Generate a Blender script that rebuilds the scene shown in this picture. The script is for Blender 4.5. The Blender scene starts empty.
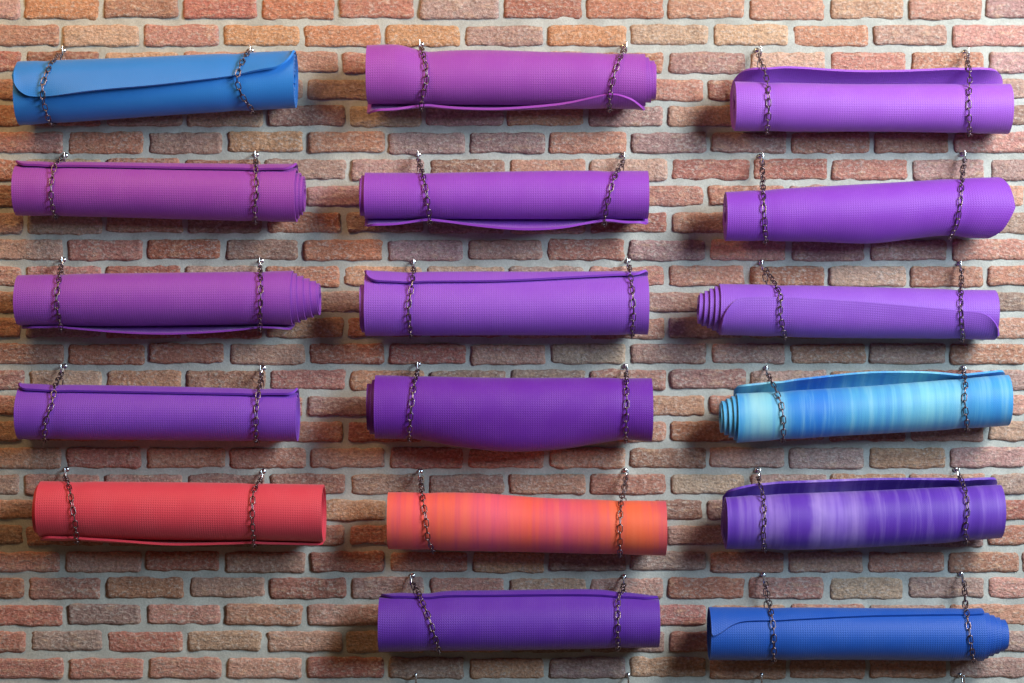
import bpy, math, random
import numpy as np
from mathutils import noise, Vector, Matrix, Quaternion

random.seed(7)
SC = bpy.context.scene
COL = SC.collection
W, H = 1024.0, 683.0
F = 2200.0                 # focal length in pixels
CAM_Y = -4.79
CAM_Z = 1.5
PI = math.pi


def lin(r, g=None, b=None):
    if g is None:
        r, g, b = r
    out = []
    for c in (r, g, b):
        c = c / 255.0
        out.append(c / 12.92 if c <= 0.04045 else ((c + 0.055) / 1.055) ** 2.4)
    return tuple(out) + (1.0,)


def wx(px, y):
    return (px - W / 2) / F * (y - CAM_Y)


def wz(py, y):
    return CAM_Z - (py - H / 2) / F * (y - CAM_Y)


def to_px(x, y):
    return x * F / (y - CAM_Y) + W / 2


def to_py(z, y):
    return (CAM_Z - z) * F / (y - CAM_Y) + H / 2


def mesh_np(name, verts, quads, smooth=True, uvs=None, mat_idx=None, weave=None):
    me = bpy.data.meshes.new(name)
    verts = np.asarray(verts, dtype=np.float32)
    quads = np.asarray(quads, dtype=np.int32)
    n = len(quads)
    me.vertices.add(len(verts))
    me.vertices.foreach_set('co', verts.ravel())
    me.loops.add(n * 4)
    me.loops.foreach_set('vertex_index', quads.ravel())
    me.polygons.add(n)
    me.polygons.foreach_set('loop_start', np.arange(0, n * 4, 4, dtype=np.int32))
    try:
        me.polygons.foreach_set('loop_total', np.full(n, 4, dtype=np.int32))
    except Exception:
        pass
    me.polygons.foreach_set('use_smooth', np.full(n, smooth, dtype=bool))
    if mat_idx is not None:
        me.polygons.foreach_set('material_index', np.asarray(mat_idx, dtype=np.int32))
    if uvs is not None:
        uvl = me.uv_layers.new(name='UVMap')
        uvl.data.foreach_set('uv', np.asarray(uvs, dtype=np.float32)[quads.ravel()].ravel())
    if weave is not None:
        at = me.attributes.new('weave_amount', 'FLOAT', 'POINT')
        at.data.foreach_set('value', np.asarray(weave, dtype=np.float32))
    me.update(calc_edges=True)
    me.validate()
    return me


def link(name, me, mats=(), parent=None):
    o = bpy.data.objects.new(name, me)
    COL.objects.link(o)
    for m in mats:
        me.materials.append(m)
    if parent:
        o.parent = parent
    return o


# ------------------------------------------------------------------ materials
def new_mat(name):
    m = bpy.data.materials.new(name)
    m.use_nodes = True
    nt = m.node_tree
    b = nt.nodes['Principled BSDF']
    return m, nt, b


def N(nt, typ, **kw):
    n = nt.nodes.new(typ)
    for k, v in kw.items():
        if k in n.inputs:
            n.inputs[k].default_value = v
        else:
            setattr(n, k, v)
    return n


def mth(nt, op, a, b=None, clamp=False):
    n = nt.nodes.new('ShaderNodeMath')
    n.operation = op
    n.use_clamp = clamp
    for i, v in enumerate((a, b)):
        if v is None:
            continue
        if isinstance(v, (int, float)):
            n.inputs[i].default_value = v
        else:
            nt.links.new(v, n.inputs[i])
    return n.outputs[0]


def mix(nt, mode, fac, a, b):
    n = nt.nodes.new('ShaderNodeMix')
    n.data_type = 'RGBA'
    n.blend_type = mode
    for idx, v in ((0, fac), (6, a), (7, b)):
        if isinstance(v, (int, float)):
            n.inputs[idx].default_value = v
        elif isinstance(v, tuple):
            n.inputs[idx].default_value = v
        else:
            nt.links.new(v, n.inputs[idx])
    return n.outputs[2]


def brick_material():
    m, nt, b = new_mat('brick')
    L = nt.links
    att = N(nt, 'ShaderNodeAttribute', attribute_name='brick_col')
    geo = nt.nodes.new('ShaderNodeNewGeometry')
    pos = geo.outputs['Position']
    n1 = N(nt, 'ShaderNodeTexNoise', Scale=34.0, Detail=6.0, Roughness=0.65)
    n2 = N(nt, 'ShaderNodeTexNoise', Scale=150.0, Detail=5.0, Roughness=0.7)
    mp = N(nt, 'ShaderNodeMapping')
    mp.inputs['Scale'].default_value = (28, 28, 85)
    n3 = N(nt, 'ShaderNodeTexNoise', Scale=1.0, Detail=5.0, Roughness=0.6)
    L.new(pos, n1.inputs['Vector']); L.new(pos, n2.inputs['Vector'])
    L.new(pos, mp.inputs['Vector']); L.new(mp.outputs[0], n3.inputs['Vector'])
    # pale sandy blotches
    r = nt.nodes.new('ShaderNodeMapRange')
    r.inputs['From Min'].default_value = 0.52; r.inputs['From Max'].default_value = 0.74
    L.new(n3.outputs[0], r.inputs['Value'])
    c1 = mix(nt, 'MIX', mth(nt, 'MULTIPLY', r.outputs[0], 0.55), att.outputs['Color'], lin(222, 186, 150))
    # dark burnt flecks
    r2 = nt.nodes.new('ShaderNodeMapRange')
    r2.inputs['From Min'].default_value = 0.58; r2.inputs['From Max'].default_value = 0.75
    L.new(n1.outputs[0], r2.inputs['Value'])
    c2 = mix(nt, 'MIX', mth(nt, 'MULTIPLY', r2.outputs[0], 0.5), c1, lin(120, 78, 66))
    # lime bloom and mortar smears
    n5 = N(nt, 'ShaderNodeTexNoise', Scale=1.0, Detail=4.0, Roughness=0.6)
    mp5 = N(nt, 'ShaderNodeMapping')
    mp5.inputs['Scale'].default_value = (120, 120, 190)
    mp5.inputs['Location'].default_value = (3.3, 1.7, 8.1)
    L.new(pos, mp5.inputs['Vector']); L.new(mp5.outputs[0], n5.inputs['Vector'])
    r5 = nt.nodes.new('ShaderNodeMapRange')
    r5.inputs['From Min'].default_value = 0.50; r5.inputs['From Max'].default_value = 0.66
    L.new(n5.outputs[0], r5.inputs['Value'])
    n6 = N(nt, 'ShaderNodeTexNoise', Scale=9.0, Detail=3.0)
    L.new(pos, n6.inputs['Vector'])
    r6 = nt.nodes.new('ShaderNodeMapRange')
    r6.inputs['From Min'].default_value = 0.40; r6.inputs['From Max'].default_value = 0.62
    r6.inputs['To Min'].default_value = 0.35; r6.inputs['To Max'].default_value = 0.65
    L.new(n6.outputs[0], r6.inputs['Value'])
    c2 = mix(nt, 'MIX', mth(nt, 'MULTIPLY', r5.outputs[0], r6.outputs[0]), c2, lin(208, 196, 184))
    r3 = nt.nodes.new('ShaderNodeMapRange')
    r3.inputs['From Min'].default_value = 0.3; r3.inputs['From Max'].default_value = 0.7
    r3.inputs['To Min'].default_value = 0.60; r3.inputs['To Max'].default_value = 1.42
    L.new(n2.outputs[0], r3.inputs['Value'])
    cc = nt.nodes.new('ShaderNodeVectorMath'); cc.operation = 'SCALE'
    L.new(c2, cc.inputs[0]); L.new(r3.outputs[0], cc.inputs['Scale'])
    L.new(cc.outputs[0], b.inputs['Base Color'])
    b.inputs['Roughness'].default_value = 0.88
    b.inputs['Specular IOR Level'].default_value = 0.25
    bp = N(nt, 'ShaderNodeBump', Strength=0.9, Distance=0.004)
    hs = mth(nt, 'ADD', mth(nt, 'ADD', n2.outputs[0], n5.outputs[0]), mth(nt, 'MULTIPLY', n3.outputs[0], 1.4))
    L.new(hs, bp.inputs['Height'])
    L.new(bp.outputs[0], b.inputs['Normal'])
    return m


def mortar_material():
    m, nt, b = new_mat('mortar')
    L = nt.links
    geo = nt.nodes.new('ShaderNodeNewGeometry')
    pos = geo.outputs['Position']
    n1 = N(nt, 'ShaderNodeTexNoise', Scale=14.0, Detail=5.0, Roughness=0.6)
    n2 = N(nt, 'ShaderNodeTexNoise', Scale=220.0, Detail=4.0, Roughness=0.7)
    L.new(pos, n1.inputs['Vector']); L.new(pos, n2.inputs['Vector'])
    rm = nt.nodes.new('ShaderNodeValToRGB')
    rm.color_ramp.elements[0].position = 0.3; rm.color_ramp.elements[0].color = lin(166, 167, 160)
    rm.color_ramp.elements[1].position = 0.7; rm.color_ramp.elements[1].color = lin(196, 198, 190)
    L.new(n1.outputs[0], rm.inputs[0])
    r3 = nt.nodes.new('ShaderNodeMapRange')
    r3.inputs['From Min'].default_value = 0.3; r3.inputs['From Max'].default_value = 0.7
    r3.inputs['To Min'].default_value = 0.85; r3.inputs['To Max'].default_value = 1.12
    L.new(n2.outputs[0], r3.inputs['Value'])
    cc = nt.nodes.new('ShaderNodeVectorMath'); cc.operation = 'SCALE'
    L.new(rm.outputs[0], cc.inputs[0]); L.new(r3.outputs[0], cc.inputs['Scale'])
    L.new(cc.outputs[0], b.inputs['Base Color'])
    b.inputs['Roughness'].default_value = 0.95
    b.inputs['Specular IOR Level'].default_value = 0.15
    bp = N(nt, 'ShaderNodeBump', Strength=0.6, Distance=0.002)
    L.new(n2.outputs[0], bp.inputs['Height'])
    L.new(bp.outputs[0], b.inputs['Normal'])
    return m


def mat_material(name, colour=None, bands=None, weave=1.0, rough=0.52):
    """foam sheet: small waffle relief over the UV (metres); bands = dye along the roll"""
    m, nt, b = new_mat(name)
    L = nt.links
    uv = N(nt, 'ShaderNodeUVMap', uv_map='UVMap')
    sep = nt.nodes.new('ShaderNodeSeparateXYZ')
    L.new(uv.outputs[0], sep.inputs[0])
    P = 0.0050
    su = mth(nt, 'SINE', mth(nt, 'MULTIPLY', sep.outputs[0], 2 * PI / P))
    sv = mth(nt, 'SINE', mth(nt, 'MULTIPLY', sep.outputs[1], 2 * PI / P))
    w = mth(nt, 'MAXIMUM', su, sv)                     # raised lattice with pits
    big = N(nt, 'ShaderNodeTexNoise', Scale=16.0, Detail=3.0)
    fine = N(nt, 'ShaderNodeTexNoise', Scale=420.0, Detail=3.0, Roughness=0.7)
    mapn = nt.nodes.new('ShaderNodeMapping')
    mapn.inputs['Location'].default_value = (random.random() * 9, random.random() * 9, 0)
    L.new(uv.outputs[0], mapn.inputs[0])
    L.new(mapn.outputs[0], big.inputs['Vector']); L.new(mapn.outputs[0], fine.inputs['Vector'])
    rb = nt.nodes.new('ShaderNodeMapRange')
    rb.inputs['From Min'].default_value = 0.4; rb.inputs['From Max'].default_value = 0.6
    rb.inputs['To Min'].default_value = 0.55; rb.inputs['To Max'].default_value = 1.0
    L.new(big.outputs[0], rb.inputs['Value'])
    wa = N(nt, 'ShaderNodeAttribute', attribute_name='weave_amount')
    rbw = mth(nt, 'MULTIPLY', rb.outputs[0], wa.outputs['Fac'])
    wv = mth(nt, 'MULTIPLY', w, rbw)
    if bands is None:
        base = lin(colour)
        hsv = nt.nodes.new('ShaderNodeHueSaturation')
        hsv.inputs['Color'].default_value = base
        L.new(mth(nt, 'ADD', mth(nt, 'MULTIPLY', big.outputs[0], 0.10), 0.95), hsv.inputs['Value'])
        col = hsv.outputs[0]
    else:
        mp = nt.nodes.new('ShaderNodeMapping')
        mp.inputs['Scale'].default_value = (2.5, 48, 1)
        mp.inputs['Location'].default_value = (random.random() * 9, random.random() * 9, 0)
        L.new(uv.outputs[0], mp.inputs[0])
        ns = N(nt, 'ShaderNodeTexNoise', Scale=1.0, Detail=5.0, Roughness=0.62)
        L.new(mp.outputs[0], ns.inputs['Vector'])
        mp2 = nt.nodes.new('ShaderNodeMapping')
        mp2.inputs['Scale'].default_value = (9, 9, 1)
        L.new(uv.outputs[0], mp2.inputs[0])
        n2 = N(nt, 'ShaderNodeTexNoise', Scale=1.0, Detail=3.0, Roughness=0.6)
        L.new(mp2.outputs[0], n2.inputs['Vector'])
        t = mth(nt, 'DIVIDE', sep.outputs[1], 0.62)
        t = mth(nt, 'ADD', t, mth(nt, 'MULTIPLY', mth(nt, 'SUBTRACT', n2.outputs[0], 0.5), 0.10))
        rmp = nt.nodes.new('ShaderNodeValToRGB')
        els = rmp.color_ramp.elements
        stops = bands['stops']
        els[0].position = stops[0][0]; els[0].color = lin(stops[0][1])
        els[1].position = stops[-1][0]; els[1].color = lin(stops[-1][1])
        for p_, c_ in stops[1:-1]:
            e = els.new(p_); e.color = lin(c_)
        L.new(t, rmp.inputs[0])
        rs = nt.nodes.new('ShaderNodeMapRange')
        rs.inputs['From Min'].default_value = 0.5; rs.inputs['From Max'].default_value = 0.72
        L.new(ns.outputs[0], rs.inputs['Value'])
        rd = nt.nodes.new('ShaderNodeMapRange')
        rd.inputs['From Min'].default_value = 0.5; rd.inputs['From Max'].default_value = 0.3
        L.new(ns.outputs[0], rd.inputs['Value'])
        c0 = mix(nt, 'MIX', mth(nt, 'MULTIPLY', rs.outputs[0], bands.get('hi_amt', 0.6)), rmp.outputs[0], lin(bands['hi']))
        col = mix(nt, 'MIX', mth(nt, 'MULTIPLY', rd.outputs[0], bands.get('lo_amt', 0.6)), c0, lin(bands['lo']))
    # slightly paler dots over the lattice, adding colour contrast to the weave
    pale = mix(nt, 'MIX', mth(nt, 'MULTIPLY', mth(nt, 'MAXIMUM', mth(nt, 'MULTIPLY', mth(nt, 'MULTIPLY', su, sv), rbw), 0.0), 0.34 * weave),
               col, lin(tuple(0.5 * c + 0.5 * 238 for c in colour)) if bands is None else lin(240, 235, 240))
    L.new(pale, b.inputs['Base Color'])
    b.inputs['Roughness'].default_value = rough
    b.inputs['Specular IOR Level'].default_value = 0.35
    b.inputs['Sheen Weight'].default_value = 0.15
    b.inputs['Sheen Roughness'].default_value = 0.4
    hgt = mth(nt, 'ADD', mth(nt, 'MULTIPLY', wv, 0.5 * weave), mth(nt, 'MULTIPLY', fine.outputs[0], 0.7))
    bp = N(nt, 'ShaderNodeBump', Strength=0.55, Distance=0.0009)
    L.new(hgt, bp.inputs['Height'])
    L.new(bp.outputs[0], b.inputs['Normal'])
    return m


def metal(name, colour, rough):
    m, nt, b = new_mat(name)
    b.inputs['Base Color'].default_value = lin(colour)
    b.inputs['Metallic'].default_value = 1.0
    b.inputs['Roughness'].default_value = rough
    ns = N(nt, 'ShaderNodeTexNoise', Scale=300.0, Detail=3.0)
    geo = nt.nodes.new('ShaderNodeNewGeometry')
    nt.links.new(geo.outputs['Position'], ns.inputs['Vector'])
    bp = N(nt, 'ShaderNodeBump', Strength=0.2, Distance=0.0005)
    nt.links.new(ns.outputs[0], bp.inputs['Height'])
    nt.links.new(bp.outputs[0], b.inputs['Normal'])
    return m


# ------------------------------------------------------------------ brick wall
TOPS = {-1: -2, 0: 25, 1: 52, 2: 79, 3: 105.5, 4: 132, 5: 159, 6: 186, 7: 212.5, 8: 239.5, 9: 266,
        10: 292, 11: 318, 12: 344, 13: 370, 14: 396, 15: 421.5, 16: 447.5, 17: 474, 18: 500, 19: 526,
        20: 552, 21: 578, 22: 605, 23: 631.5, 24: 658}
JOINTS = {
    -1: [22, 101, 180, 260, 337, 417, 501, 584, 665, 747, 828, 907, 984],
    0: [60.5, 140.5, 221.5, 302, 383, 463, 546, 628, 711, 791, 870.5, 950.5],
    1: [23, 102, 181, 261, 340, 421, 503, 585, 666, 748, 828, 909, 987],
    4: [65, 146, 225, 306, 387, 467, 547, 628, 709.5, 789, 872, 952],
    5: [24, 103, 183, 263, 348, 427, 508, 588, 669.5, 752, 830, 910, 989],
    7: [25, 104, 185, 264, 343.5, 425, 507, 588, 669, 749, 829, 909, 988],
    8: [65, 144, 223, 301, 385, 466, 545, 627, 707, 789, 868, 950],
    9: [24, 103, 183, 263, 342, 425, 506, 586, 666.5, 748, 827.5, 907.5, 986],
    12: [66, 146, 227, 307, 387, 468.5, 548, 628.5, 709, 788, 868, 948],
    13: [27, 104, 184, 268, 348, 427, 508, 588, 668, 748, 829, 909, 988],
    16: [63, 144, 228, 308, 387, 466, 547, 628, 708, 787, 867, 948],
    17: [22, 102, 185, 267, 348, 427, 507, 588, 668, 748, 828, 908, 988],
    20: [63, 143, 222, 308, 388, 470, 547, 628, 708, 786, 866, 947, 1020],
    21: [26, 103, 187, 267, 349, 427, 508, 588, 666, 746, 827, 906, 987],
    22: [65, 144, 223, 304, 386, 467, 548, 628, 708, 788, 868, 948],
    23: [28, 105, 185, 264, 344, 426, 507, 588, 667, 747, 828, 908, 987],
    24: [66, 146, 224, 305, 386, 467, 547, 628, 708, 788, 868, 948],
}
PALETTE = [((184, 134, 116), 5), ((190, 142, 124), 4), ((176, 120, 104), 4), ((168, 136, 126), 4), ((192, 148, 124), 3),
           ((178, 142, 132), 4), ((192, 160, 138), 1.6), ((158, 120, 110), 1.6)]
SPECIAL = {  # (course, column seen at this pixel): colour of the fired brick
    (0, 262): (214, 158, 104), (0, 425): (212, 158, 100), (0, 345): (206, 134, 90), (0, 590): (216, 150, 96),
    (0, 750): (222, 190, 150), (4, 262): (208, 158, 108), (8, 185): (182, 94, 66), (12, 185): (180, 106, 84),
    (-1, 300): (196, 110, 78), (-1, 60): (204, 138, 92), (20, 180): (166, 92, 82), (20, 345): (156, 86, 78),
    (21, 145): (170, 116, 84), (21, 65): (168, 112, 104), (21, 225): (176, 142, 128), (22, 30): (182, 96, 86),
    (23, 225): (176, 150, 122), (24, 30): (172, 102, 96), (24, 185): (178, 120, 108), (13, 145): (196, 140, 104),
    (13, 225): (150, 106, 86), (20, 260): (160, 124, 112), (21, 310): (150, 84, 76), (8, 345): (196, 116, 82),
    (9, 300): (196, 122, 92), (4, 585): (206, 136, 112), (0, 830): (202, 136, 104), (4, 66 + 40): (204, 126, 96),
    (7, 290): (182, 112, 84), (12, 100): (196, 116, 86), (-1, 620): (190, 112, 84),
}


def build_wall():
    rnd = random.Random(11)
    pal = [c for c, _ in PALETTE]
    wts = [w for _, w in PALETTE]
    V, Q, MI, CO = [], [], [], []

    def fbm(x, y, z, s, o=3):
        return noise.fractal(Vector((x * s, y * s, z * s)), 1.0, 2.0, o)

    # course list, carried on beyond the frame
    courses = {}
    for k in range(-22, 46):
        if k in TOPS:
            courses[k] = TOPS[k]
        elif k < -1:
            courses[k] = -2 + (k + 1) * 26.6
        else:
            courses[k] = 658 + (k - 24) * 26.4
    for k, top in courses.items():
        if k in JOINTS:
            js = list(JOINTS[k])
        else:
            # bond pattern: odd courses start like course 1, even like course 0 (with the two swapped around the frame)
            odd = k in (3, 11, 15, 19) or (k not in TOPS and k % 2 == 1)
            start = 24 if (k % 2 == 1) else 64
            js = [start + 80.3 * i + rnd.uniform(-2, 2) for i in range(12 if start == 64 else 13)]
        while js[0] > -560:
            js.insert(0, js[0] - 80.3 + rnd.uniform(-1.5, 1.5))
        while js[-1] < 1584:
            js.append(js[-1] + 80.3 + rnd.uniform(-1.5, 1.5))
        nxt = courses.get(k + 1, top + 26.4)
        for a, b_ in zip(js[:-1], js[1:]):
            gap = rnd.uniform(2.0, 3.3)
            x0 = wx(a + gap, 0); x1 = wx(b_ - gap + rnd.uniform(-0.6, 0.6), 0)
            ht = (nxt - top) - rnd.uniform(5.2, 7.0)
            dy = rnd.uniform(-0.7, 0.7)
            z1 = wz(top + dy, 0); z0 = wz(top + dy + ht, 0)
            colr = rnd.choices(pal, wts)[0]
            j = rnd.uniform(-10, 10)
            colr = tuple(max(0, min(255, c + j + rnd.uniform(-5, 5))) for c in colr)
            for (kk, pxs), cs in SPECIAL.items():
                if kk == k and a < pxs < b_:
                    colr = tuple(0.5 * c + 0.5 * q for c, q in zip(cs, (184, 142, 122)))
            infr = (-60 < (a + b_) / 2 < 1084) and (-60 < top < 740)
            nx, nz = (26, 9) if infr else (8, 4)
            prot = rnd.uniform(-0.0012, 0.0012)
            tilt = rnd.uniform(-0.0012, 0.0012)
            base = len(V)
            seed = rnd.uniform(0, 50)
            hx = (x1 - x0) / 2; hz = (z1 - z0) / 2; cx = (x0 + x1) / 2; cz = (z0 + z1) / 2
            rows = nz + 3; cols = nx + 3
            for jz in range(rows):
                for ix in range(cols):
                    skirt = jz in (0, rows - 1) or ix in (0, cols - 1)
                    u = (min(max(ix - 1, 0), nx)) / nx * 2 - 1
                    v = (min(max(jz - 1, 0), nz)) / nz * 2 - 1
                    # superelliptic rounding of the corners
                    rr = 0.16
                    uu, vv = u, v
                    cu = max(0, abs(u) * hx - (hx - rr * hz * 2)) / (rr * hz * 2)
                    cv = max(0, abs(v) * hz - (hz - rr * hz * 2)) / (rr * hz * 2)
                    q = math.hypot(cu, cv)
                    X = u * hx; Z = v * hz
                    if cu > 0 and cv > 0 and q > 1e-6:
                        s = max(cu, cv) / q
                        X = math.copysign(hx - rr * hz * 2 + cu * s * rr * hz * 2, u)
                        Z = math.copysign(hz - rr * hz * 2 + cv * s * rr * hz * 2, v)
                    X += cx; Z += cz
                    em = max(abs(u), abs(v))
                    wob = 0.0030 if infr else 0
                    if wob:
                        X += wob * fbm(X + seed, 0, Z, 40) * (abs(u) ** 4)
                        Z += wob * 1.1 * fbm(X, seed, Z, 30) * (abs(v) ** 3)
                    if skirt:
                        Y = 0.016
                    else:
                        du = (1 - abs(u)) * hx; dv = (1 - abs(v)) * hz
                        d = min(du, dv)
                        ed = max(0.0, 1 - d / 0.005)
                        Y = prot + tilt * u + 0.0030 * ed * ed
                        if infr:
                            f1 = fbm(X, seed, Z, 28, 3)
                            Y += 0.0019 * f1 + 0.0009 * fbm(X, seed, Z * 2.2, 90, 2)
                    V.append((X, Y, Z))
                    CO.append(colr)
            for jz in range(rows - 1):
                for ix in range(cols - 1):
                    i0 = base + jz * cols + ix
                    Q.append((i0, i0 + 1, i0 + cols + 1, i0 + cols))
                    MI.append(0)
    # mortar bed: rough grid just behind the brick faces, with a solid slab behind
    base = len(V)
    X0, X1 = wx(-530, 0), wx(1554, 0)
    Z0, Z1 = wz(1190, 0), wz(-560, 0)
    nx, nz = 520, 430
    for j in range(nz + 1):
        z = Z0 + (Z1 - Z0) * j / nz
        for i in range(nx + 1):
            x = X0 + (X1 - X0) * i / nx
            y = 0.0050 - 0.0026 * noise.noise(Vector((x * 22, 3.1, z * 22))) - 0.0012 * noise.noise(Vector((x * 80, 9.1, z * 80)))
            V.append((x, y, z)); CO.append((170, 165, 155))
    for j in range(nz):
        for i in range(nx):
            i0 = base + j * (nx + 1) + i
            Q.append((i0, i0 + 1, i0 + nx + 2, i0 + nx + 1)); MI.append(1)
    b0 = len(V)
    for (x, y, z) in ((X0, 0.012, Z0), (X1, 0.012, Z0), (X1, 0.012, Z1), (X0, 0.012, Z1),
                      (X0, 0.11, Z0), (X1, 0.11, Z0), (X1, 0.11, Z1), (X0, 0.11, Z1)):
        V.append((x, y, z)); CO.append((170, 165, 155))
    for f in ((0, 1, 2, 3), (7, 6, 5, 4), (0, 4, 5, 1), (2, 6, 7, 3), (1, 5, 6, 2), (0, 3, 7, 4)):
        Q.append(tuple(b0 + i for i in f)); MI.append(1)
    me = mesh_np('wall_back', V, Q, True, None, MI)
    at = me.color_attributes.new('brick_col', 'FLOAT_COLOR', 'POINT')
    arr = np.array([lin(c) for c in CO], dtype=np.float32)
    at.data.foreach_set('color', arr.ravel())
    o = link('wall_back', me, (brick_material(), mortar_material()))
    o['kind'] = 'structure'
    o['label'] = 'weathered red brick wall in running bond with pale recessed mortar'
    return o


# ------------------------------------------------------------------ rolled mats
THICK = 0.0048


def ss(x):
    x = np.clip(x, 0, 1)
    return x * x * (3 - 2 * x)


def smooth_interp(xs, pts):
    px = [p[0] for p in pts]; pv = [p[1] for p in pts]
    y = np.interp(xs, px, pv)
    if len(pts) > 2:
        pad = 3
        for _ in range(2):
            yp = np.pad(y, pad, mode='edge')
            y = np.convolve(yp, np.ones(2 * pad + 1) / (2 * pad + 1), mode='valid')
    return y


class Roll:
    pass


def build_mat(d, material):
    """d: xl, xr outer sheet ends (px); top/bot: [(px,py)] outline; dir; edge: [(px,deg)] free-edge angle
    (0 top, 90 front, 180 bottom); lift: [(px, px_amount)]; lw: radians of lifted flap; cone: +right/-left px;
    bulge: [(deg, width_deg, [(px, amount)])]; corner px; turns"""
    nv = 84
    THICK = d.get('thick', 0.0048)
    turns = d.get('turns', 6.6)
    A = 2 * PI * turns
    per = 44
    na = int(turns * per) + 1
    xs = np.linspace(d['xl'], d['xr'], nv)
    # denser columns near the ends
    s_ = np.linspace(0, 1, nv)
    s_ = s_ - 0.08 * np.sin(2 * PI * s_)
    xs = d['xl'] + (d['xr'] - d['xl']) * s_
    top = smooth_interp(xs, d['top']); bot = smooth_interp(xs, d['bot'])
    Rpx = (bot - top) / 2
    cpx = (bot + top) / 2
    Rm0 = Rpx.max() / F * 4.71
    yc = -(Rm0 + 0.017)
    sc = (yc - CAM_Y) / F        # metres per pixel at the roll's axis
    R = Rpx * sc - THICK / 2
    zc = wz(cpx, yc)
    rm = 0.7 * Rm0
    XL = wx(d['xl'], yc + (-rm if d['xl'] < W / 2 else rm * 0.6))
    XR = wx(d['xr'], yc + (-rm if d['xr'] > W / 2 else rm * 0.6))
    Xo = XL + (XR - XL) * s_
    dr = d.get('dir', 1)
    edge = np.radians(smooth_interp(xs, d['edge']))
    lift = smooth_interp(xs, d.get('lift', [(0, 0), (1, 0)])) * sc
    lw = d.get('lw', 0.9)
    ref = edge.mean()
    cr = d.get('corner', 16) * sc
    dend = np.minimum(Xo - Xo[0], Xo[-1] - Xo)
    cc = np.where(dend < cr, cr - np.sqrt(np.maximum(cr ** 2 - (cr - dend) ** 2, 0)), 0)
    ae = A + dr * (edge - ref) - cc / R
    t_lin = np.linspace(0, A, na)
    A0 = A - 2 * PI * 0.9
    a = np.empty((na, nv))
    for i, t in enumerate(t_lin):
        if t < A0:
            a[i] = t
        else:
            a[i] = A0 + (ae - A0) * (t - A0) / (A - A0)
    r0 = d.get('core', 0.012)
    frac = np.clip(a / A, 0, 1.02)
    rho = r0 + (R[None, :] - r0) * frac
    # small hand-rolled irregularity
    sd = d['seed']
    phi = ref + dr * (a - A)
    rho += 0.0010 * np.sin(phi * 2 + sd) * np.sin(xs[None, :] * 0.021 + sd * 2) * frac
    rho += 0.0004 * np.sin(phi * 3 + sd * 3 + xs[None, :] * 0.03) * frac
    w = np.clip((a - (ae[None, :] - lw)) / lw, 0, 1)
    rho += lift[None, :] * w ** 1.8
    for (deg, wd, prof) in d.get('bulge', []):
        amp = smooth_interp(xs, prof) * sc
        dphi = (np.degrees(phi) - deg + 180) % 360 - 180
        g = np.exp(-(dphi / wd) ** 2)
        last = ss((a - (A - 2 * PI * 1.25)) / 1.6)
        rho += amp[None, :] * g * last
    # the chains nip the foam
    for cx in d.get('nip', []):
        rho -= 0.0016 * np.exp(-((xs[None, :] - cx) / 9) ** 2) * ss((a - (A - 2 * PI * 1.2)) / 1.5)
    cone = d.get('cone', 0) * sc
    f2 = np.clip(a / A, 0, 1)
    p = d.get('cone_pow', 1.0)
    X = Xo[None, :] + cone * np.clip((1 - f2 - 0.95 / turns) / d.get('span', 0.5), 0, 1) ** p
    # ragged layer ends
    X = X + 0.0012 * np.sin(a * 0.9 + sd) * (1 - f2)
    if 'ends' in d:   # outline of the outermost layer's ends: [(deg, px_left, px_right)]
        degs = (np.degrees(phi[:, 0]) % 360)
        e = sorted(d['ends'])
        ed = [q[0] for q in e]
        l_ = np.interp(degs, ed, [q[1] for q in e], period=360) * sc
        r_ = np.interp(degs, ed, [q[2] for q in e], period=360) * sc
        tt = s_[None, :]
        lastw = ss((a - (A - 2 * PI * 1.1)) / 1.0)
        X = X + (l_[:, None] * (1 - tt) ** 6 + r_[:, None] * tt ** 6) * lastw
    C = np.stack([X, yc - rho * np.sin(phi), zc[None, :] + rho * np.cos(phi)], axis=-1)
    da = np.gradient(C, axis=0); dv = np.gradient(C, axis=1)
    nrm = np.cross(da, dv)
    nrm /= (np.linalg.norm(nrm, axis=2, keepdims=True) + 1e-9)
    # make normals point outwards
    rad = np.stack([np.zeros_like(phi), -np.sin(phi), np.cos(phi)], axis=-1)
    sgn = np.sign((nrm * rad).sum(axis=2).mean())
    nrm *= sgn
    O = C + nrm * THICK / 2
    I = C - nrm * THICK / 2
    seg = np.sqrt((np.diff(C[:, nv // 2], axis=0) ** 2).sum(axis=1))
    U = np.concatenate([[0], np.cumsum(seg)])
    Um = np.repeat(U[:, None], nv, 1)
    Vm = np.repeat((Xo - Xo[0])[None, :], na, 0)
    Vs = [O.reshape(-1, 3), I.reshape(-1, 3)]
    UV = [np.stack([Um, Vm], -1).reshape(-1, 2)] * 2
    ii, jj = np.meshgrid(np.arange(na - 1), np.arange(nv - 1), indexing='ij')
    i0 = (ii * nv + jj).ravel()
    q1 = np.stack([i0, i0 + nv, i0 + nv + 1, i0 + 1], 1)
    if sgn * 1 < 0:
        q1 = q1[:, ::-1]
    q2 = q1[:, ::-1] + na * nv
    Qs = [q1, q2]
    off = 2 * na * nv

    def strip(Pa, Pb, uva, uvb):
        nonlocal off
        n = len(Pa)
        mid = (Pa + Pb) / 2
        # slightly rounded cut edge
        Vs.append(Pa); Vs.append(Pb)
        UV.append(uva); UV.append(uvb)
        k = np.arange(n - 1)
        Qs.append(np.stack([off + k, off + k + 1, off + n + k + 1, off + n + k], 1))
        off += 2 * n

    uvg = np.stack([Um, Vm], -1)
    strip(O[:, 0], I[:, 0], uvg[:, 0], uvg[:, 0])
    strip(O[:, -1], I[:, -1], uvg[:, -1], uvg[:, -1])
    strip(O[-1], I[-1], uvg[-1], uvg[-1])
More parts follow.
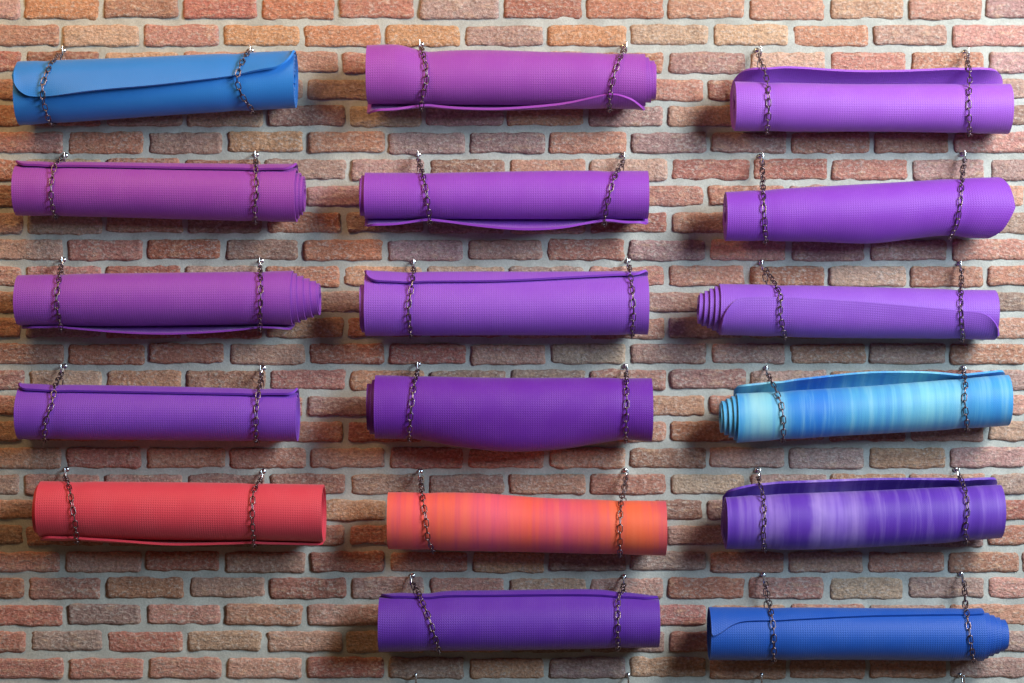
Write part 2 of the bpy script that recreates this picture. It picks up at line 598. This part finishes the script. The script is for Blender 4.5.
    strip(O[0], I[0], uvg[0], uvg[0])
    wv_ = np.zeros(sum(len(v) for v in Vs)); wv_[:2 * na * nv] = 1.0
    me = mesh_np('yoga_mat', np.concatenate(Vs), np.concatenate(Qs), True, np.concatenate(UV), None, wv_)
    # origin at the roll's centre
    org = Vector((float(Xo.mean()), float(yc), float(zc.mean())))
    me.transform(Matrix.Translation(-org))
    o = link('yoga_mat', me, (material,))
    o.location = org
    rl = Roll()
    rl.O = O; rl.xs = xs; rl.yc = yc; rl.zc = zc; rl.obj = o; rl.per = per; rl.X = Xo
    return rl


# ------------------------------------------------------------------ chains & hooks
LINK_L, LINK_W, WIRE = 0.0200, 0.0118, 0.00118
PITCH = LINK_L - 4 * WIRE


def tube_mesh(name, pts, r, seg=8, closed=False, r_end=None):
    pts = [Vector(p) for p in pts]
    n = len(pts)
    V, Q = [], []
    prev = None
    for i, p in enumerate(pts):
        if closed:
            t = (pts[(i + 1) % n] - pts[i - 1]).normalized()
        else:
            t = (pts[min(i + 1, n - 1)] - pts[max(i - 1, 0)]).normalized()
        if prev is None:
            up = Vector((0, 0, 1)) if abs(t.z) < 0.9 else Vector((1, 0, 0))
            nn = t.cross(up).normalized()
        else:
            nn = (prev - t * prev.dot(t)).normalized()
        prev = nn
        bb = t.cross(nn)
        rr = r
        if r_end and i in (0, n - 1):
            rr = r_end
        for k in range(seg):
            a = 2 * PI * k / seg
            V.append(p + (nn * math.cos(a) + bb * math.sin(a)) * rr)
    m = n if closed else n - 1
    for i in range(m):
        for k in range(seg):
            a0 = i * seg + k; a1 = i * seg + (k + 1) % seg
            b0 = ((i + 1) % n) * seg + k; b1 = ((i + 1) % n) * seg + (k + 1) % seg
            Q.append((a0, a1, b1, b0))
    return V, Q


def make_link_mesh(mat):
    hl = LINK_L / 2 - WIRE; hw = LINK_W / 2 - WIRE
    pts = []
    st = hl - hw
    for k in range(9):
        a = -PI / 2 + PI * k / 8
        pts.append((hw * math.sin(a), 0, st + hw * math.cos(a)))
    for k in range(9):
        a = PI / 2 + PI * k / 8
        pts.append((hw * math.sin(a), 0, -st + hw * math.cos(a)))
    V, Q = tube_mesh('link', pts, WIRE, 8, True)
    me = mesh_np('link', [tuple(v) for v in V], Q, True)
    me.materials.append(mat)
    return me


def hull(points):
    pts = sorted(set((round(float(a), 5), round(float(b), 5)) for a, b in points))
    def half(ps):
        h = []
        for p in ps:
            while len(h) >= 2 and (h[-1][0] - h[-2][0]) * (p[1] - h[-2][1]) - (h[-1][1] - h[-2][1]) * (p[0] - h[-2][0]) <= 0:
                h.pop()
            h.append(p)
        return h
    lo = half(pts); up = half(pts[::-1])
    return lo[:-1] + up[:-1]       # counter-clockwise in (y, z)


HOOK_Y = -0.030


def build_chain(rl, hook_px, path, link_me, label, group, rnd):
    hx, hy = hook_px
    H_ = (HOOK_Y, wz(hy + 4.0, HOOK_Y))
    # local cross-section of the roll
    mid = path[len(path) // 2][0]
    j = int(np.argmin(np.abs(rl.xs - mid)))
    js = [max(0, j - 1), j, min(len(rl.xs) - 1, j + 1)]
    cz = rl.zc[j]
    sec = rl.O[-int(rl.per * 1.3):, js].reshape(-1, 3)
    clr = 0.0046
    P = []
    for p in sec:
        dy, dz = p[1] - rl.yc, p[2] - cz
        L = math.hypot(dy, dz)
        k = (L + clr) / L
        yy = rl.yc + dy * k
        yy = min(yy, -0.009)
        P.append((yy, cz + dz * k))
    P.append(H_)
    h = hull(P)
    Hr = (round(H_[0], 5), round(H_[1], 5))
    i0 = h.index(Hr) if Hr in h else int(np.argmax([q[1] for q in h]))
    h = h[i0:] + h[:i0]
    # go towards the camera (decreasing y) first
    if h[1][0] > h[-1][0]:
        h = [h[0]] + h[1:][::-1]
    h = h + [h[0]]
    # densify
    D = []
    for a, b in zip(h[:-1], h[1:]):
        n = max(1, int(math.hypot(b[0] - a[0], b[1] - a[1]) / 0.0015))
        for k in range(n):
            D.append((a[0] + (b[0] - a[0]) * k / n, a[1] + (b[1] - a[1]) * k / n))
    D.append(h[-1])
    zmin = min(range(len(D)), key=lambda i: D[i][1])
    pys = [q[1] for q in path]; pxs = [q[0] for q in path]
    pts = []
    n = len(D)
    xbot = None
    for i, (y, z) in enumerate(D):
        if i <= zmin:
            py = to_py(z, y)
            px = float(np.interp(py, pys, pxs))
            x = wx(px, y)
            xbot = x
        else:
            t = (i - zmin) / (n - 1 - zmin)
            x = xbot + (wx(hx, HOOK_Y) - xbot) * t
        pts.append(Vector((x, y, z)))
    # smooth x a little
    for _ in range(6):
        for i in range(1, len(pts) - 1):
            pts[i].x = (pts[i - 1].x + pts[i].x * 2 + pts[i + 1].x) / 4
    root = bpy.data.objects.new('hanging_chain', None)
    COL.objects.link(root)
    root.empty_display_size = 0.02
    root.location = pts[0]
    root['label'] = label; root['category'] = 'chain'; root['group'] = group
    total = sum((pts[i + 1] - pts[i]).length for i in range(len(pts) - 1))
    cnt = max(6, round(total / PITCH))
    if cnt % 2:
        cnt += 1
    step = total / cnt
    # walk
    acc = 0.0; idx = 0
    cum = [0.0]
    for i in range(len(pts) - 1):
        cum.append(cum[-1] + (pts[i + 1] - pts[i]).length)

    def at(s):
        s = min(max(s, 0), total)
        for i in range(len(cum) - 1):
            if cum[i + 1] >= s:
                f = (s - cum[i]) / max(1e-9, cum[i + 1] - cum[i])
                return pts[i].lerp(pts[i + 1], f)
        return pts[-1].copy()

    base_roll = rnd.uniform(-0.35, 0.35)
    for k in range(cnt):
        a = at(k * step); b = at((k + 1) * step)
        c = (a + b) / 2
        t = (b - a).normalized()
        ctr = Vector((c.x, rl.yc, cz))
        out = (c - ctr); out.x = 0
        out = (out - t * out.dot(t)).normalized()
        side = t.cross(out).normalized()
        # link plane is local XZ; local Y is its normal
        rl_ang = (PI / 2 if k % 2 else 0) + base_roll + rnd.uniform(-0.3, 0.3)
        nn = out * math.cos(rl_ang) + side * math.sin(rl_ang)
        xx = nn.cross(t).normalized()
        M = Matrix((xx, nn, t)).transposed().to_4x4()
        M.translation = c - root.location
        o = bpy.data.objects.new('link', link_me)
        COL.objects.link(o)
        o.parent = root
        o.matrix_local = M
    return root


def make_hook_mesh(mat):
    ctrl = [(0.014, 0.004), (0.0, 0.004), (-0.010, 0.004), (-0.0165, 0.0015), (-0.0195, -0.005), (-0.022, -0.0105),
            (-0.0275, -0.0135), (-0.0335, -0.011), (-0.0362, -0.004), (-0.0362, 0.003), (-0.0355, 0.0085)]
    # Catmull-Rom
    pts = []
    for i in range(len(ctrl) - 1):
        p0 = ctrl[max(i - 1, 0)]; p1 = ctrl[i]; p2 = ctrl[i + 1]; p3 = ctrl[min(i + 2, len(ctrl) - 1)]
        for k in range(4):
            t = k / 4
            q = [0.5 * (2 * p1[c] + (p2[c] - p0[c]) * t + (2 * p0[c] - 5 * p1[c] + 4 * p2[c] - p3[c]) * t * t
                        + (3 * p1[c] - p0[c] - 3 * p2[c] + p3[c]) * t ** 3) for c in (0, 1)]
            pts.append((0, q[0], q[1]))
    pts.append((0, ctrl[-1][0], ctrl[-1][1]))
    # rounded tip
    pts.append((0, -0.0352, 0.0096))
    V, Q = tube_mesh('hook', pts, 0.0019, 10, False, 0.0009)
    V = [tuple(v) for v in V]
    me = mesh_np('hook_wire', V, Q, True)
    me.materials.append(mat)
    # round collar against the wall
    V = []; Q = []; b = 0
    prof = [(0.006, 0.0), (0.006, 0.0052), (0.0015, 0.0060), (-0.0005, 0.0050), (-0.0015, 0.0019)]
    seg = 16
    for (y, r) in prof:
        for k in range(seg):
            a = 2 * PI * k / seg
            V.append((r * math.cos(a), y, 0.004 + r * math.sin(a)))
    for i in range(len(prof) - 1):
        for k in range(seg):
            Q.append((b + i * seg + k, b + i * seg + (k + 1) % seg, b + (i + 1) * seg + (k + 1) % seg, b + (i + 1) * seg + k))
    mc = mesh_np('collar', V, Q, True)
    mc.materials.append(mat)
    return me, mc


# ------------------------------------------------------------------ the mats as the photo shows them
G_PURPLE = 'purple rolled yoga mats hanging on the brick wall'
G_OTHER = 'rolled yoga mats hanging on the brick wall'
C1, C2, C3 = 'left column', 'middle column', 'right column'
MATS = [
    # 1 blue, top left
    dict(key='the topmost blue mat', end_a='its lower end', end_b='its raised end',
         label='plain blue rolled yoga mat with a wavy flap edge across its front, topmost row',
         col=(42, 126, 212), weave=0.35, xl=14, xr=297, top=[(14, 61), (297, 50)], bot=[(14, 128), (297, 110)], dir=1,
         edge=[(14, 97), (45, 104), (95, 97), (160, 94), (230, 86), (250, 80), (276, 75), (297, 70)],
         lift=[(14, 2), (44, 0.5), (75, 7), (140, 5), (225, 3), (238, 1), (262, 6), (297, 3)], lw=0.55, corner=20, cone=-1,
         chains=[((61, 50), [(60, 52), (50, 65), (42, 85), (43, 100), (48, 118), (52, 126)]),
                 ((250, 50), [(249, 50), (240, 66), (236, 80), (243, 98), (252, 109)])]),
    # 2
    dict(key='the topmost magenta mat', end_a='its curled end beside blue', end_b='its end facing the light purple mat',
         label='magenta purple rolled yoga mat in the top row, between the blue and light purple mats',
         col=(152, 66, 172), xl=366, xr=646, top=[(366, 46), (400, 46), (420, 50), (480, 48), (646, 52)],
         bot=[(366, 108), (420, 108), (560, 109), (646, 110)], dir=-1, cone=11, span=0.3,
         edge=[(366, 158), (425, 160), (500, 160), (560, 152), (600, 128), (615, 122), (630, 132), (646, 150)],
         lift=[(366, 7), (395, 6), (425, 0), (455, 4), (500, 5), (560, 2), (610, 0), (630, 2), (646, 2)], lw=1.0, corner=16, bulge=[(10, 60, [(366, 3), (405, 4), (419, -1), (435, 0), (646, 0)])],
         chains=[((421, 44), [(422, 50), (426, 65), (427, 80), (423, 95), (421, 110)]),
                 ((625, 46), [(623, 50), (614, 75), (610, 95), (609, 112)])]),
    # 3
    dict(key='the light purple mat', end_a='its inner end', end_b='its outer end',
         label='light purple rolled yoga mat with a dark flap standing up behind its top',
         col=(150, 80, 196), xl=733, xr=1013, top=[(733, 79), (850, 81), (1013, 81)], bot=[(733, 132), (1013, 135)], dir=1,
         edge=[(733, 6), (1013, 6)], lift=[(733, 10), (760, 12), (790, 14), (850, 11), (900, 11), (970, 14), (1013, 12)], lw=1.9, corner=30,
         chains=[((759, 50), [(758, 54), (764, 68), (768, 85), (769, 110), (767, 134)]),
                 ((968, 52), [(966, 54), (970, 75), (969, 95), (969, 115), (970, 136)])]),
    # 4
    dict(key='the magenta mat under the blue one', end_a='its outer end', end_b='its inner end',
         label='magenta purple rolled yoga mat hanging directly below the topmost blue mat',
         col=(148, 62, 170), xl=12, xr=298, top=[(12, 163), (298, 166)], bot=[(12, 217), (298, 224)], dir=1, cone=8, span=0.35, bulge=[(0, 28, [(12, 2), (298, 2)])],
         edge=[(12, 30), (298, 34)], lift=[(12, 2), (56, 1), (200, 0.8), (256, 1), (298, 2)], lw=0.7, corner=12,
         chains=[((63, 156), [(62, 158), (54, 166), (51, 185), (51, 200), (55, 218)]),
                 ((255, 155), [(256, 158), (256, 175), (257, 190), (255, 205), (255, 224)])]),
    # 5
    dict(key='the purple mat with sagging lip', end_a='its end facing the magenta mat', end_b='its end facing the tapering mat',
         label='purple rolled yoga mat with a thin lip sagging under it, below the topmost magenta mat',
         col=(142, 62, 188), xl=364, xr=649, top=[(364, 171), (649, 169)], bot=[(364, 222), (649, 222)], dir=-1, cone=-5, span=0.15,
         edge=[(364, 162), (430, 160), (500, 162), (600, 160), (649, 160)],
         lift=[(364, 6), (395, 6), (430, 0), (470, 6), (520, 11), (560, 10), (602, 1), (630, 4), (649, 3)], lw=1.0, corner=12,
         chains=[((418, 155), [(418, 158), (423, 175), (427, 195), (430, 222)]),
                 ((624, 156), [(623, 160), (614, 178), (608, 200), (604, 223)])]),
    # 6
    dict(key='the tapering violet mat', end_a='its narrow end', end_b='its wide end',
         label='violet rolled yoga mat tapering to one narrow end, below the light purple mat',
         col=(130, 56, 184), xl=724, xr=1004, top=[(724, 191), (860, 183), (960, 177), (1004, 176)],
         bot=[(724, 243), (820, 244), (870, 245), (945, 238), (1004, 239)], dir=-1, cone=0,
         edge=[(724, 235), (1004, 235)], lift=[(724, 0), (1004, 0)], bulge=[(172, 34, [(724, 0), (820, 1), (870, 3), (950, 0), (985, 3), (1004, 3)])], lw=1.0, corner=8,
         ends=[(0, 0, -2), (50, 0, 6), (95, 0, 10), (140, 0, 0), (170, 0, -12), (270, 0, 0)],
         chains=[((762, 157), [(762, 160), (763, 180), (764, 205), (766, 243)]),
                 ((965, 155), [(965, 158), (962, 180), (961, 200), (957, 225), (950, 238)])]),
    # 7
    dict(key='the ringed purple mat above a violet one', end_a='its plain end', end_b='its ringed end',
         label='purple rolled yoga mat with a ringed cone end, two mats above the red one',
         col=(144, 66, 182), xl=14, xr=294, top=[(14, 274), (294, 269)], bot=[(14, 328), (294, 328)], dir=-1, cone=27, turns=9, thick=0.0038, span=0.46,
         edge=[(14, 165), (60, 165), (160, 166), (294, 165)],
         lift=[(14, 1), (60, 1), (120, 6), (170, 8), (220, 6), (262, 2), (294, 2)], lw=1.0, corner=20,
         chains=[((61, 261), [(61, 265), (58, 285), (56, 300), (58, 315), (61, 328)]),
                 ((260, 262), [(260, 265), (261, 290), (260, 310), (260, 330)])]),
    # 8
    dict(key='the flap-topped purple mat', end_a='its rounded flap end', end_b='its straight end',
         label='purple rolled yoga mat with a flap folded over its top, above the sagging violet one',
         col=(142, 76, 198), xl=364, xr=649, top=[(364, 277), (400, 278), (649, 274)], bot=[(364, 338), (649, 337)], dir=1, cone=-5, span=0.15, bulge=[(2, 24, [(364, 7), (649, 3)])],
         edge=[(364, 36), (500, 34), (649, 18)], lift=[(364, 2), (400, 1), (520, 1), (630, 1), (649, 2)], lw=0.8, corner=14,
         chains=[((413, 263), [(414, 265), (412, 285), (408, 310), (411, 338)]),
                 ((629, 262), [(629, 265), (632, 285), (634, 310), (632, 338)])]),
    # 9
    dict(key='the ringed purple mat above the cyan one', end_a='its ringed end', end_b='its plain end',
         label='purple rolled yoga mat with a ringed cone end, directly above the cyan tie-dyed mat',
         col=(134, 76, 192), xl=718, xr=999, top=[(718, 282), (999, 288)], bot=[(718, 336), (999, 341)], dir=-1, cone=-21, turns=9, thick=0.0038, span=0.46,
         edge=[(718, 80), (735, 66), (780, 63), (860, 70), (900, 76), (960, 84), (999, 92)],
         lift=[(718, 1), (740, 2.5), (900, 2.5), (960, 1), (999, 2.5)], lw=0.5, corner=22,
         chains=[((763, 264), [(762, 264), (773, 280), (781, 295), (780, 315), (785, 337)]),
                 ((962, 265), [(962, 264), (961, 290), (961, 310), (963, 341)])]),
    # 10
    dict(key='the violet mat above the red one', end_a='its outer end', end_b='its inner end',
         label='violet rolled yoga mat with a straight flap along its top, directly above the red mat',
         col=(122, 60, 190), xl=15, xr=299, top=[(15, 387), (299, 391)], bot=[(15, 441), (299, 443)], dir=1, cone=0,
         edge=[(15, 28), (299, 34)], lift=[(15, 2), (60, 1), (240, 1), (299, 3)], bulge=[(0, 26, [(15, 4), (150, 3), (299, 2)])], lw=0.7, corner=10,
         chains=[((62, 368), [(63, 370), (55, 385), (52, 405), (46, 420), (44, 442)]),
                 ((262, 370), [(262, 372), (258, 395), (256, 410), (256, 443)])]),
    # 11
    dict(key='the sagging violet mat', end_a='its end facing plain violet', end_b='its end facing the cyan mat',
         label='thick deep violet rolled yoga mat sagging in a belly between its two chains',
         col=(104, 30, 162), xl=374, xr=653, top=[(374, 374), (653, 377)], bot=[(374, 442), (653, 443)], dir=-1, cone=-8, span=0.2,
         edge=[(374, 215), (653, 215)], lift=[(374, 0), (653, 0)], lw=0.8, corner=10,
         bulge=[(172, 38, [(374, 0), (420, 1), (460, 9), (510, 14), (560, 11), (610, 2), (630, 0), (653, 2)])],
         chains=[((418, 366), [(418, 368), (414, 385), (411, 410), (409, 440)]),
                 ((626, 368), [(626, 370), (627, 400), (626, 430), (626, 443)])]),
    # 12
    dict(key='the cyan tie-dyed mat', end_a='its low ringed end', end_b='its raised end',
         label='cyan and blue tie-dyed rolled yoga mat with one end raised',
         weave=0.15, xl=735, xr=1012, top=[(735, 391), (870, 384), (1012, 372)], bot=[(735, 444), (1012, 427)], dir=1, cone=-16, span=0.42, turns=8, thick=0.0042,
         bands=dict(stops=[(0.0, (70, 165, 215)), (0.07, (140, 196, 208)), (0.13, (112, 184, 206)), (0.2, (45, 130, 205)),
                           (0.3, (40, 120, 205)), (0.4, (78, 160, 205)), (0.52, (85, 165, 208)), (0.64, (115, 190, 212)),
                           (0.8, (66, 150, 205)), (0.92, (55, 150, 215)), (1.0, (66, 150, 205))],
                    hi=(150, 206, 218), lo=(35, 105, 200), hi_amt=0.55, lo_amt=0.45),
         edge=[(735, 0), (870, 2), (960, 0), (1012, -5)], lift=[(735, 6), (790, 9), (870, 13), (930, 8), (965, 2), (1012, 3)],
         lw=1.6, corner=12,
         chains=[((768, 370), [(767, 372), (775, 388), (782, 405), (784, 425), (783, 443)]),
                 ((966, 370), [(963, 370), (966, 385), (964, 400), (967, 420), (967, 432)])]),
    # 13
    dict(key='the red mat', end_a='its outer end', end_b='its open inner end',
         label='plain red rolled yoga mat, the only red one on the wall',
         col=(220, 64, 82), xl=36, xr=325, top=[(36, 479), (325, 482)], bot=[(36, 541), (160, 543), (325, 546)], dir=-1, cone=-4, span=0.15,
         edge=[(36, 148), (80, 152), (130, 154), (165, 160), (240, 160), (290, 170), (325, 178)],
         lift=[(36, 0), (90, 0.5), (140, 2), (170, 3), (220, 1), (260, 0), (325, 0)], lw=0.8, corner=14,
         chains=[((64, 472), [(65, 474), (70, 490), (72, 505), (75, 520), (77, 543)]),
                 ((262, 474), [(262, 476), (253, 492), (252, 515), (254, 547)])]),
    # 14
    dict(key='the orange tie-dyed mat', end_a='its end facing the red mat', end_b='its end facing the lavender streaked mat',
         label='orange and pink tie-dyed rolled yoga mat level with the red mat',
         weave=0.0, xl=387, xr=667, top=[(387, 490), (480, 491), (540, 496), (667, 499)], bot=[(387, 549), (667, 556)], dir=1, cone=0,
         bands=dict(stops=[(0.0, (236, 98, 84)), (0.1, (240, 90, 90)), (0.2, (238, 100, 80)), (0.36, (232, 92, 112)),
                           (0.48, (238, 94, 78)), (0.6, (220, 84, 110)), (0.7, (226, 92, 92)), (0.8, (236, 104, 66)),
                           (0.9, (236, 100, 68)), (0.97, (196, 72, 98)), (1.0, (206, 80, 90))],
                    hi=(244, 120, 84), lo=(196, 72, 120), hi_amt=0.5, lo_amt=0.5),
         edge=[(387, 205), (667, 205)], lift=[(387, 0), (667, 0)], lw=0.8, corner=8,
         chains=[((420, 474), [(420, 476), (423, 500), (426, 520), (428, 540), (433, 551)]),
                 ((626, 473), [(626, 476), (621, 500), (620, 525), (620, 557)])]),
    # 15
    dict(key='the lavender streaked mat', end_a='its inner end', end_b='its outer end',
         label='purple and lavender streaked tie-dyed rolled yoga mat below the cyan one',
         weave=0.1, xl=724, xr=1005, top=[(724, 494), (760, 491), (900, 486), (1005, 481)], bot=[(724, 551), (800, 552), (960, 544), (1005, 540)],
         dir=1, cone=-3,
         bands=dict(stops=[(0.0, (96, 52, 172)), (0.08, (104, 62, 178)), (0.15, (140, 108, 196)), (0.19, (92, 48, 168)),
                           (0.28, (94, 50, 170)), (0.32, (150, 122, 200)), (0.38, (118, 82, 188)), (0.42, (146, 116, 198)), (0.47, (92, 48, 168)), (0.6, (86, 44, 164)),
                           (0.8, (92, 48, 170)), (1.0, (108, 66, 180))],
                    hi=(160, 132, 206), lo=(74, 34, 150), hi_amt=0.5, lo_amt=0.6),
         edge=[(724, -2), (960, 0), (1005, 0)], lift=[(724, 4), (760, 9), (880, 9), (960, 5), (1005, 4)], lw=1.6, corner=16,
         chains=[((759, 473), [(758, 476), (763, 495), (765, 515), (763, 535), (765, 552)]),
                 ((959, 472), [(959, 474), (966, 492), (968, 510), (965, 530), (967, 545)])]),
    # 16
    dict(key='the dark violet lowest mat', end_a='its end over bare bricks, slanting', end_b='its end facing the blue mat',
         label='dark violet rolled yoga mat hanging below the orange and pink tie-dyed mat',
         col=(90, 36, 160), xl=378, xr=660, top=[(378, 596), (425, 596), (660, 595)], bot=[(378, 654), (660, 649)], dir=1, cone=0,
         edge=[(378, 12), (420, 14), (660, 18)], lift=[(378, 0), (660, 0)], bulge=[(-4, 26, [(378, 2), (405, 4), (420, 2), (440, 6), (600, 6), (660, -1)])], lw=0.9, corner=16,
         chains=[((412, 579), [(412, 580), (420, 596), (430, 620), (440, 654)]),
                 ((625, 580), [(625, 582), (618, 600), (618, 625), (618, 650)])]),
    # 17
    dict(key='the lowest blue mat', end_a='its flapped end', end_b='its ringed end',
         label='plain blue rolled yoga mat in the lowest row, below the lavender streaked mat',
         col=(12, 76, 172), xl=708, xr=986, top=[(708, 607), (986, 608)], bot=[(708, 661), (986, 662)], dir=1, cone=24,
         edge=[(708, 88), (716, 84), (735, 54), (790, 50), (870, 38), (986, 30)], lift=[(708, 2), (735, 0), (986, 0)], lw=0.8, corner=2, turns=9, thick=0.0036, span=0.48,
         chains=[((765, 578), [(765, 580), (770, 605), (774, 630), (774, 661)]),
                 ((964, 577), [(964, 580), (966, 605), (969, 630), (974, 662)])]),
]


def main():
    build_wall()
    chain_mat = metal('dark_bronze_metal', (128, 112, 116), 0.32)
    zinc = metal('bright_zinc', (225, 228, 232), 0.25)
    link_me = make_link_mesh(chain_mat)
    hook_me = make_hook_mesh(zinc)
    rnd = random.Random(5)

    def hook(px, label):
        o = bpy.data.objects.new('wall_hook', None)
        COL.objects.link(o)
        o.empty_display_size = 0.01
        for nm, mm in (('hook_wire', hook_me[0]), ('collar', hook_me[1])):
            p_ = bpy.data.objects.new(nm, mm)
            COL.objects.link(p_)
            p_.parent = o
        o.location = (wx(px[0], HOOK_Y), 0.0, wz(px[1], HOOK_Y))
        o.rotation_euler = (0, 0, rnd.uniform(-0.12, 0.12))
        o['label'] = label; o['category'] = 'hook'; o['group'] = 'bright wall hooks holding the chains'
        return o

    for i, d in enumerate(MATS):
        d['seed'] = 1.7 * i + 0.6
        d['nip'] = [c[1][len(c[1]) // 2][0] for c in d['chains']]
        m = mat_material('mat_foam_%d' % i, d.get('col'), d.get('bands'), d.get('weave', 1.0))
        rl = build_mat(d, m)
        rl.obj['label'] = d['label']; rl.obj['category'] = 'yoga mat'
        rl.obj['group'] = 'rolled yoga mats hanging on the brick wall'
        for side, (hp, path) in zip((d['end_a'], d['end_b']), d['chains']):
            build_chain(rl, hp, path, link_me, 'dark chain around %s, at %s' % (d['key'], side),
                        'dark metal chains holding the rolled mats', rnd)
            hook(hp, 'bright hook of %s, above %s' % (d['key'], side))
    for px, lab in (((415, 679), 'bare hook under the end of the dark violet lowest mat away from blue'),
                    ((629, 679), 'bare hook under the end of the dark violet lowest mat facing blue'),
                    ((763, 679), 'bare hook under the flapped end of the lowest blue mat'),
                    ((963, 679), 'bare hook under the ringed end of the lowest blue mat')):
        hook(px, lab)

    # camera
    cam = bpy.data.cameras.new('camera')
    co = bpy.data.objects.new('camera', cam)
    COL.objects.link(co)
    co.location = (0, CAM_Y, CAM_Z)
    co.rotation_euler = (PI / 2, 0, 0)
    cam.sensor_width = 36
    cam.lens = F / W * 36
    cam.clip_start = 0.05
    SC.camera = co

    # light
    def area(name, loc, target, sx, sy, energy, colour):
        l = bpy.data.lights.new(name, 'AREA')
        l.shape = 'RECTANGLE'; l.size = sx; l.size_y = sy
        l.energy = energy; l.color = colour
        o = bpy.data.objects.new(name, l)
        COL.objects.link(o)
        o.location = loc
        dirv = Vector(target) - Vector(loc)
        o.rotation_euler = dirv.to_track_quat('-Z', 'Y').to_euler()
        return o

    area('window_daylight', (3.2, -3.6, 2.7), (0.0, 0, 1.5), 1.1, 1.1, 135, (0.60, 0.81, 1.0))
    area('ceiling_lamp_cool', (2.2, -2.0, 3.15), (0.7, 0, 1.9), 1.1, 1.0, 104, (0.98, 0.96, 0.92))
    area('ceiling_lamp_warm', (-1.1, -1.1, 3.1), (-0.8, 0, 2.1), 0.9, 0.7, 18, (1.0, 0.60, 0.28))
    wd = bpy.data.worlds.new('world')
    SC.world = wd
    wd.use_nodes = True
    bg = wd.node_tree.nodes['Background']
    bg.inputs[0].default_value = (1.0, 0.72, 0.52, 1)
    bg.inputs[1].default_value = 0.07
    SC.view_settings.view_transform = 'Standard'
    SC.view_settings.look = 'None'
    SC.view_settings.exposure = 0.08
    SC.view_settings.gamma = 1.0
    SC.view_settings.use_curve_mapping = False


main()
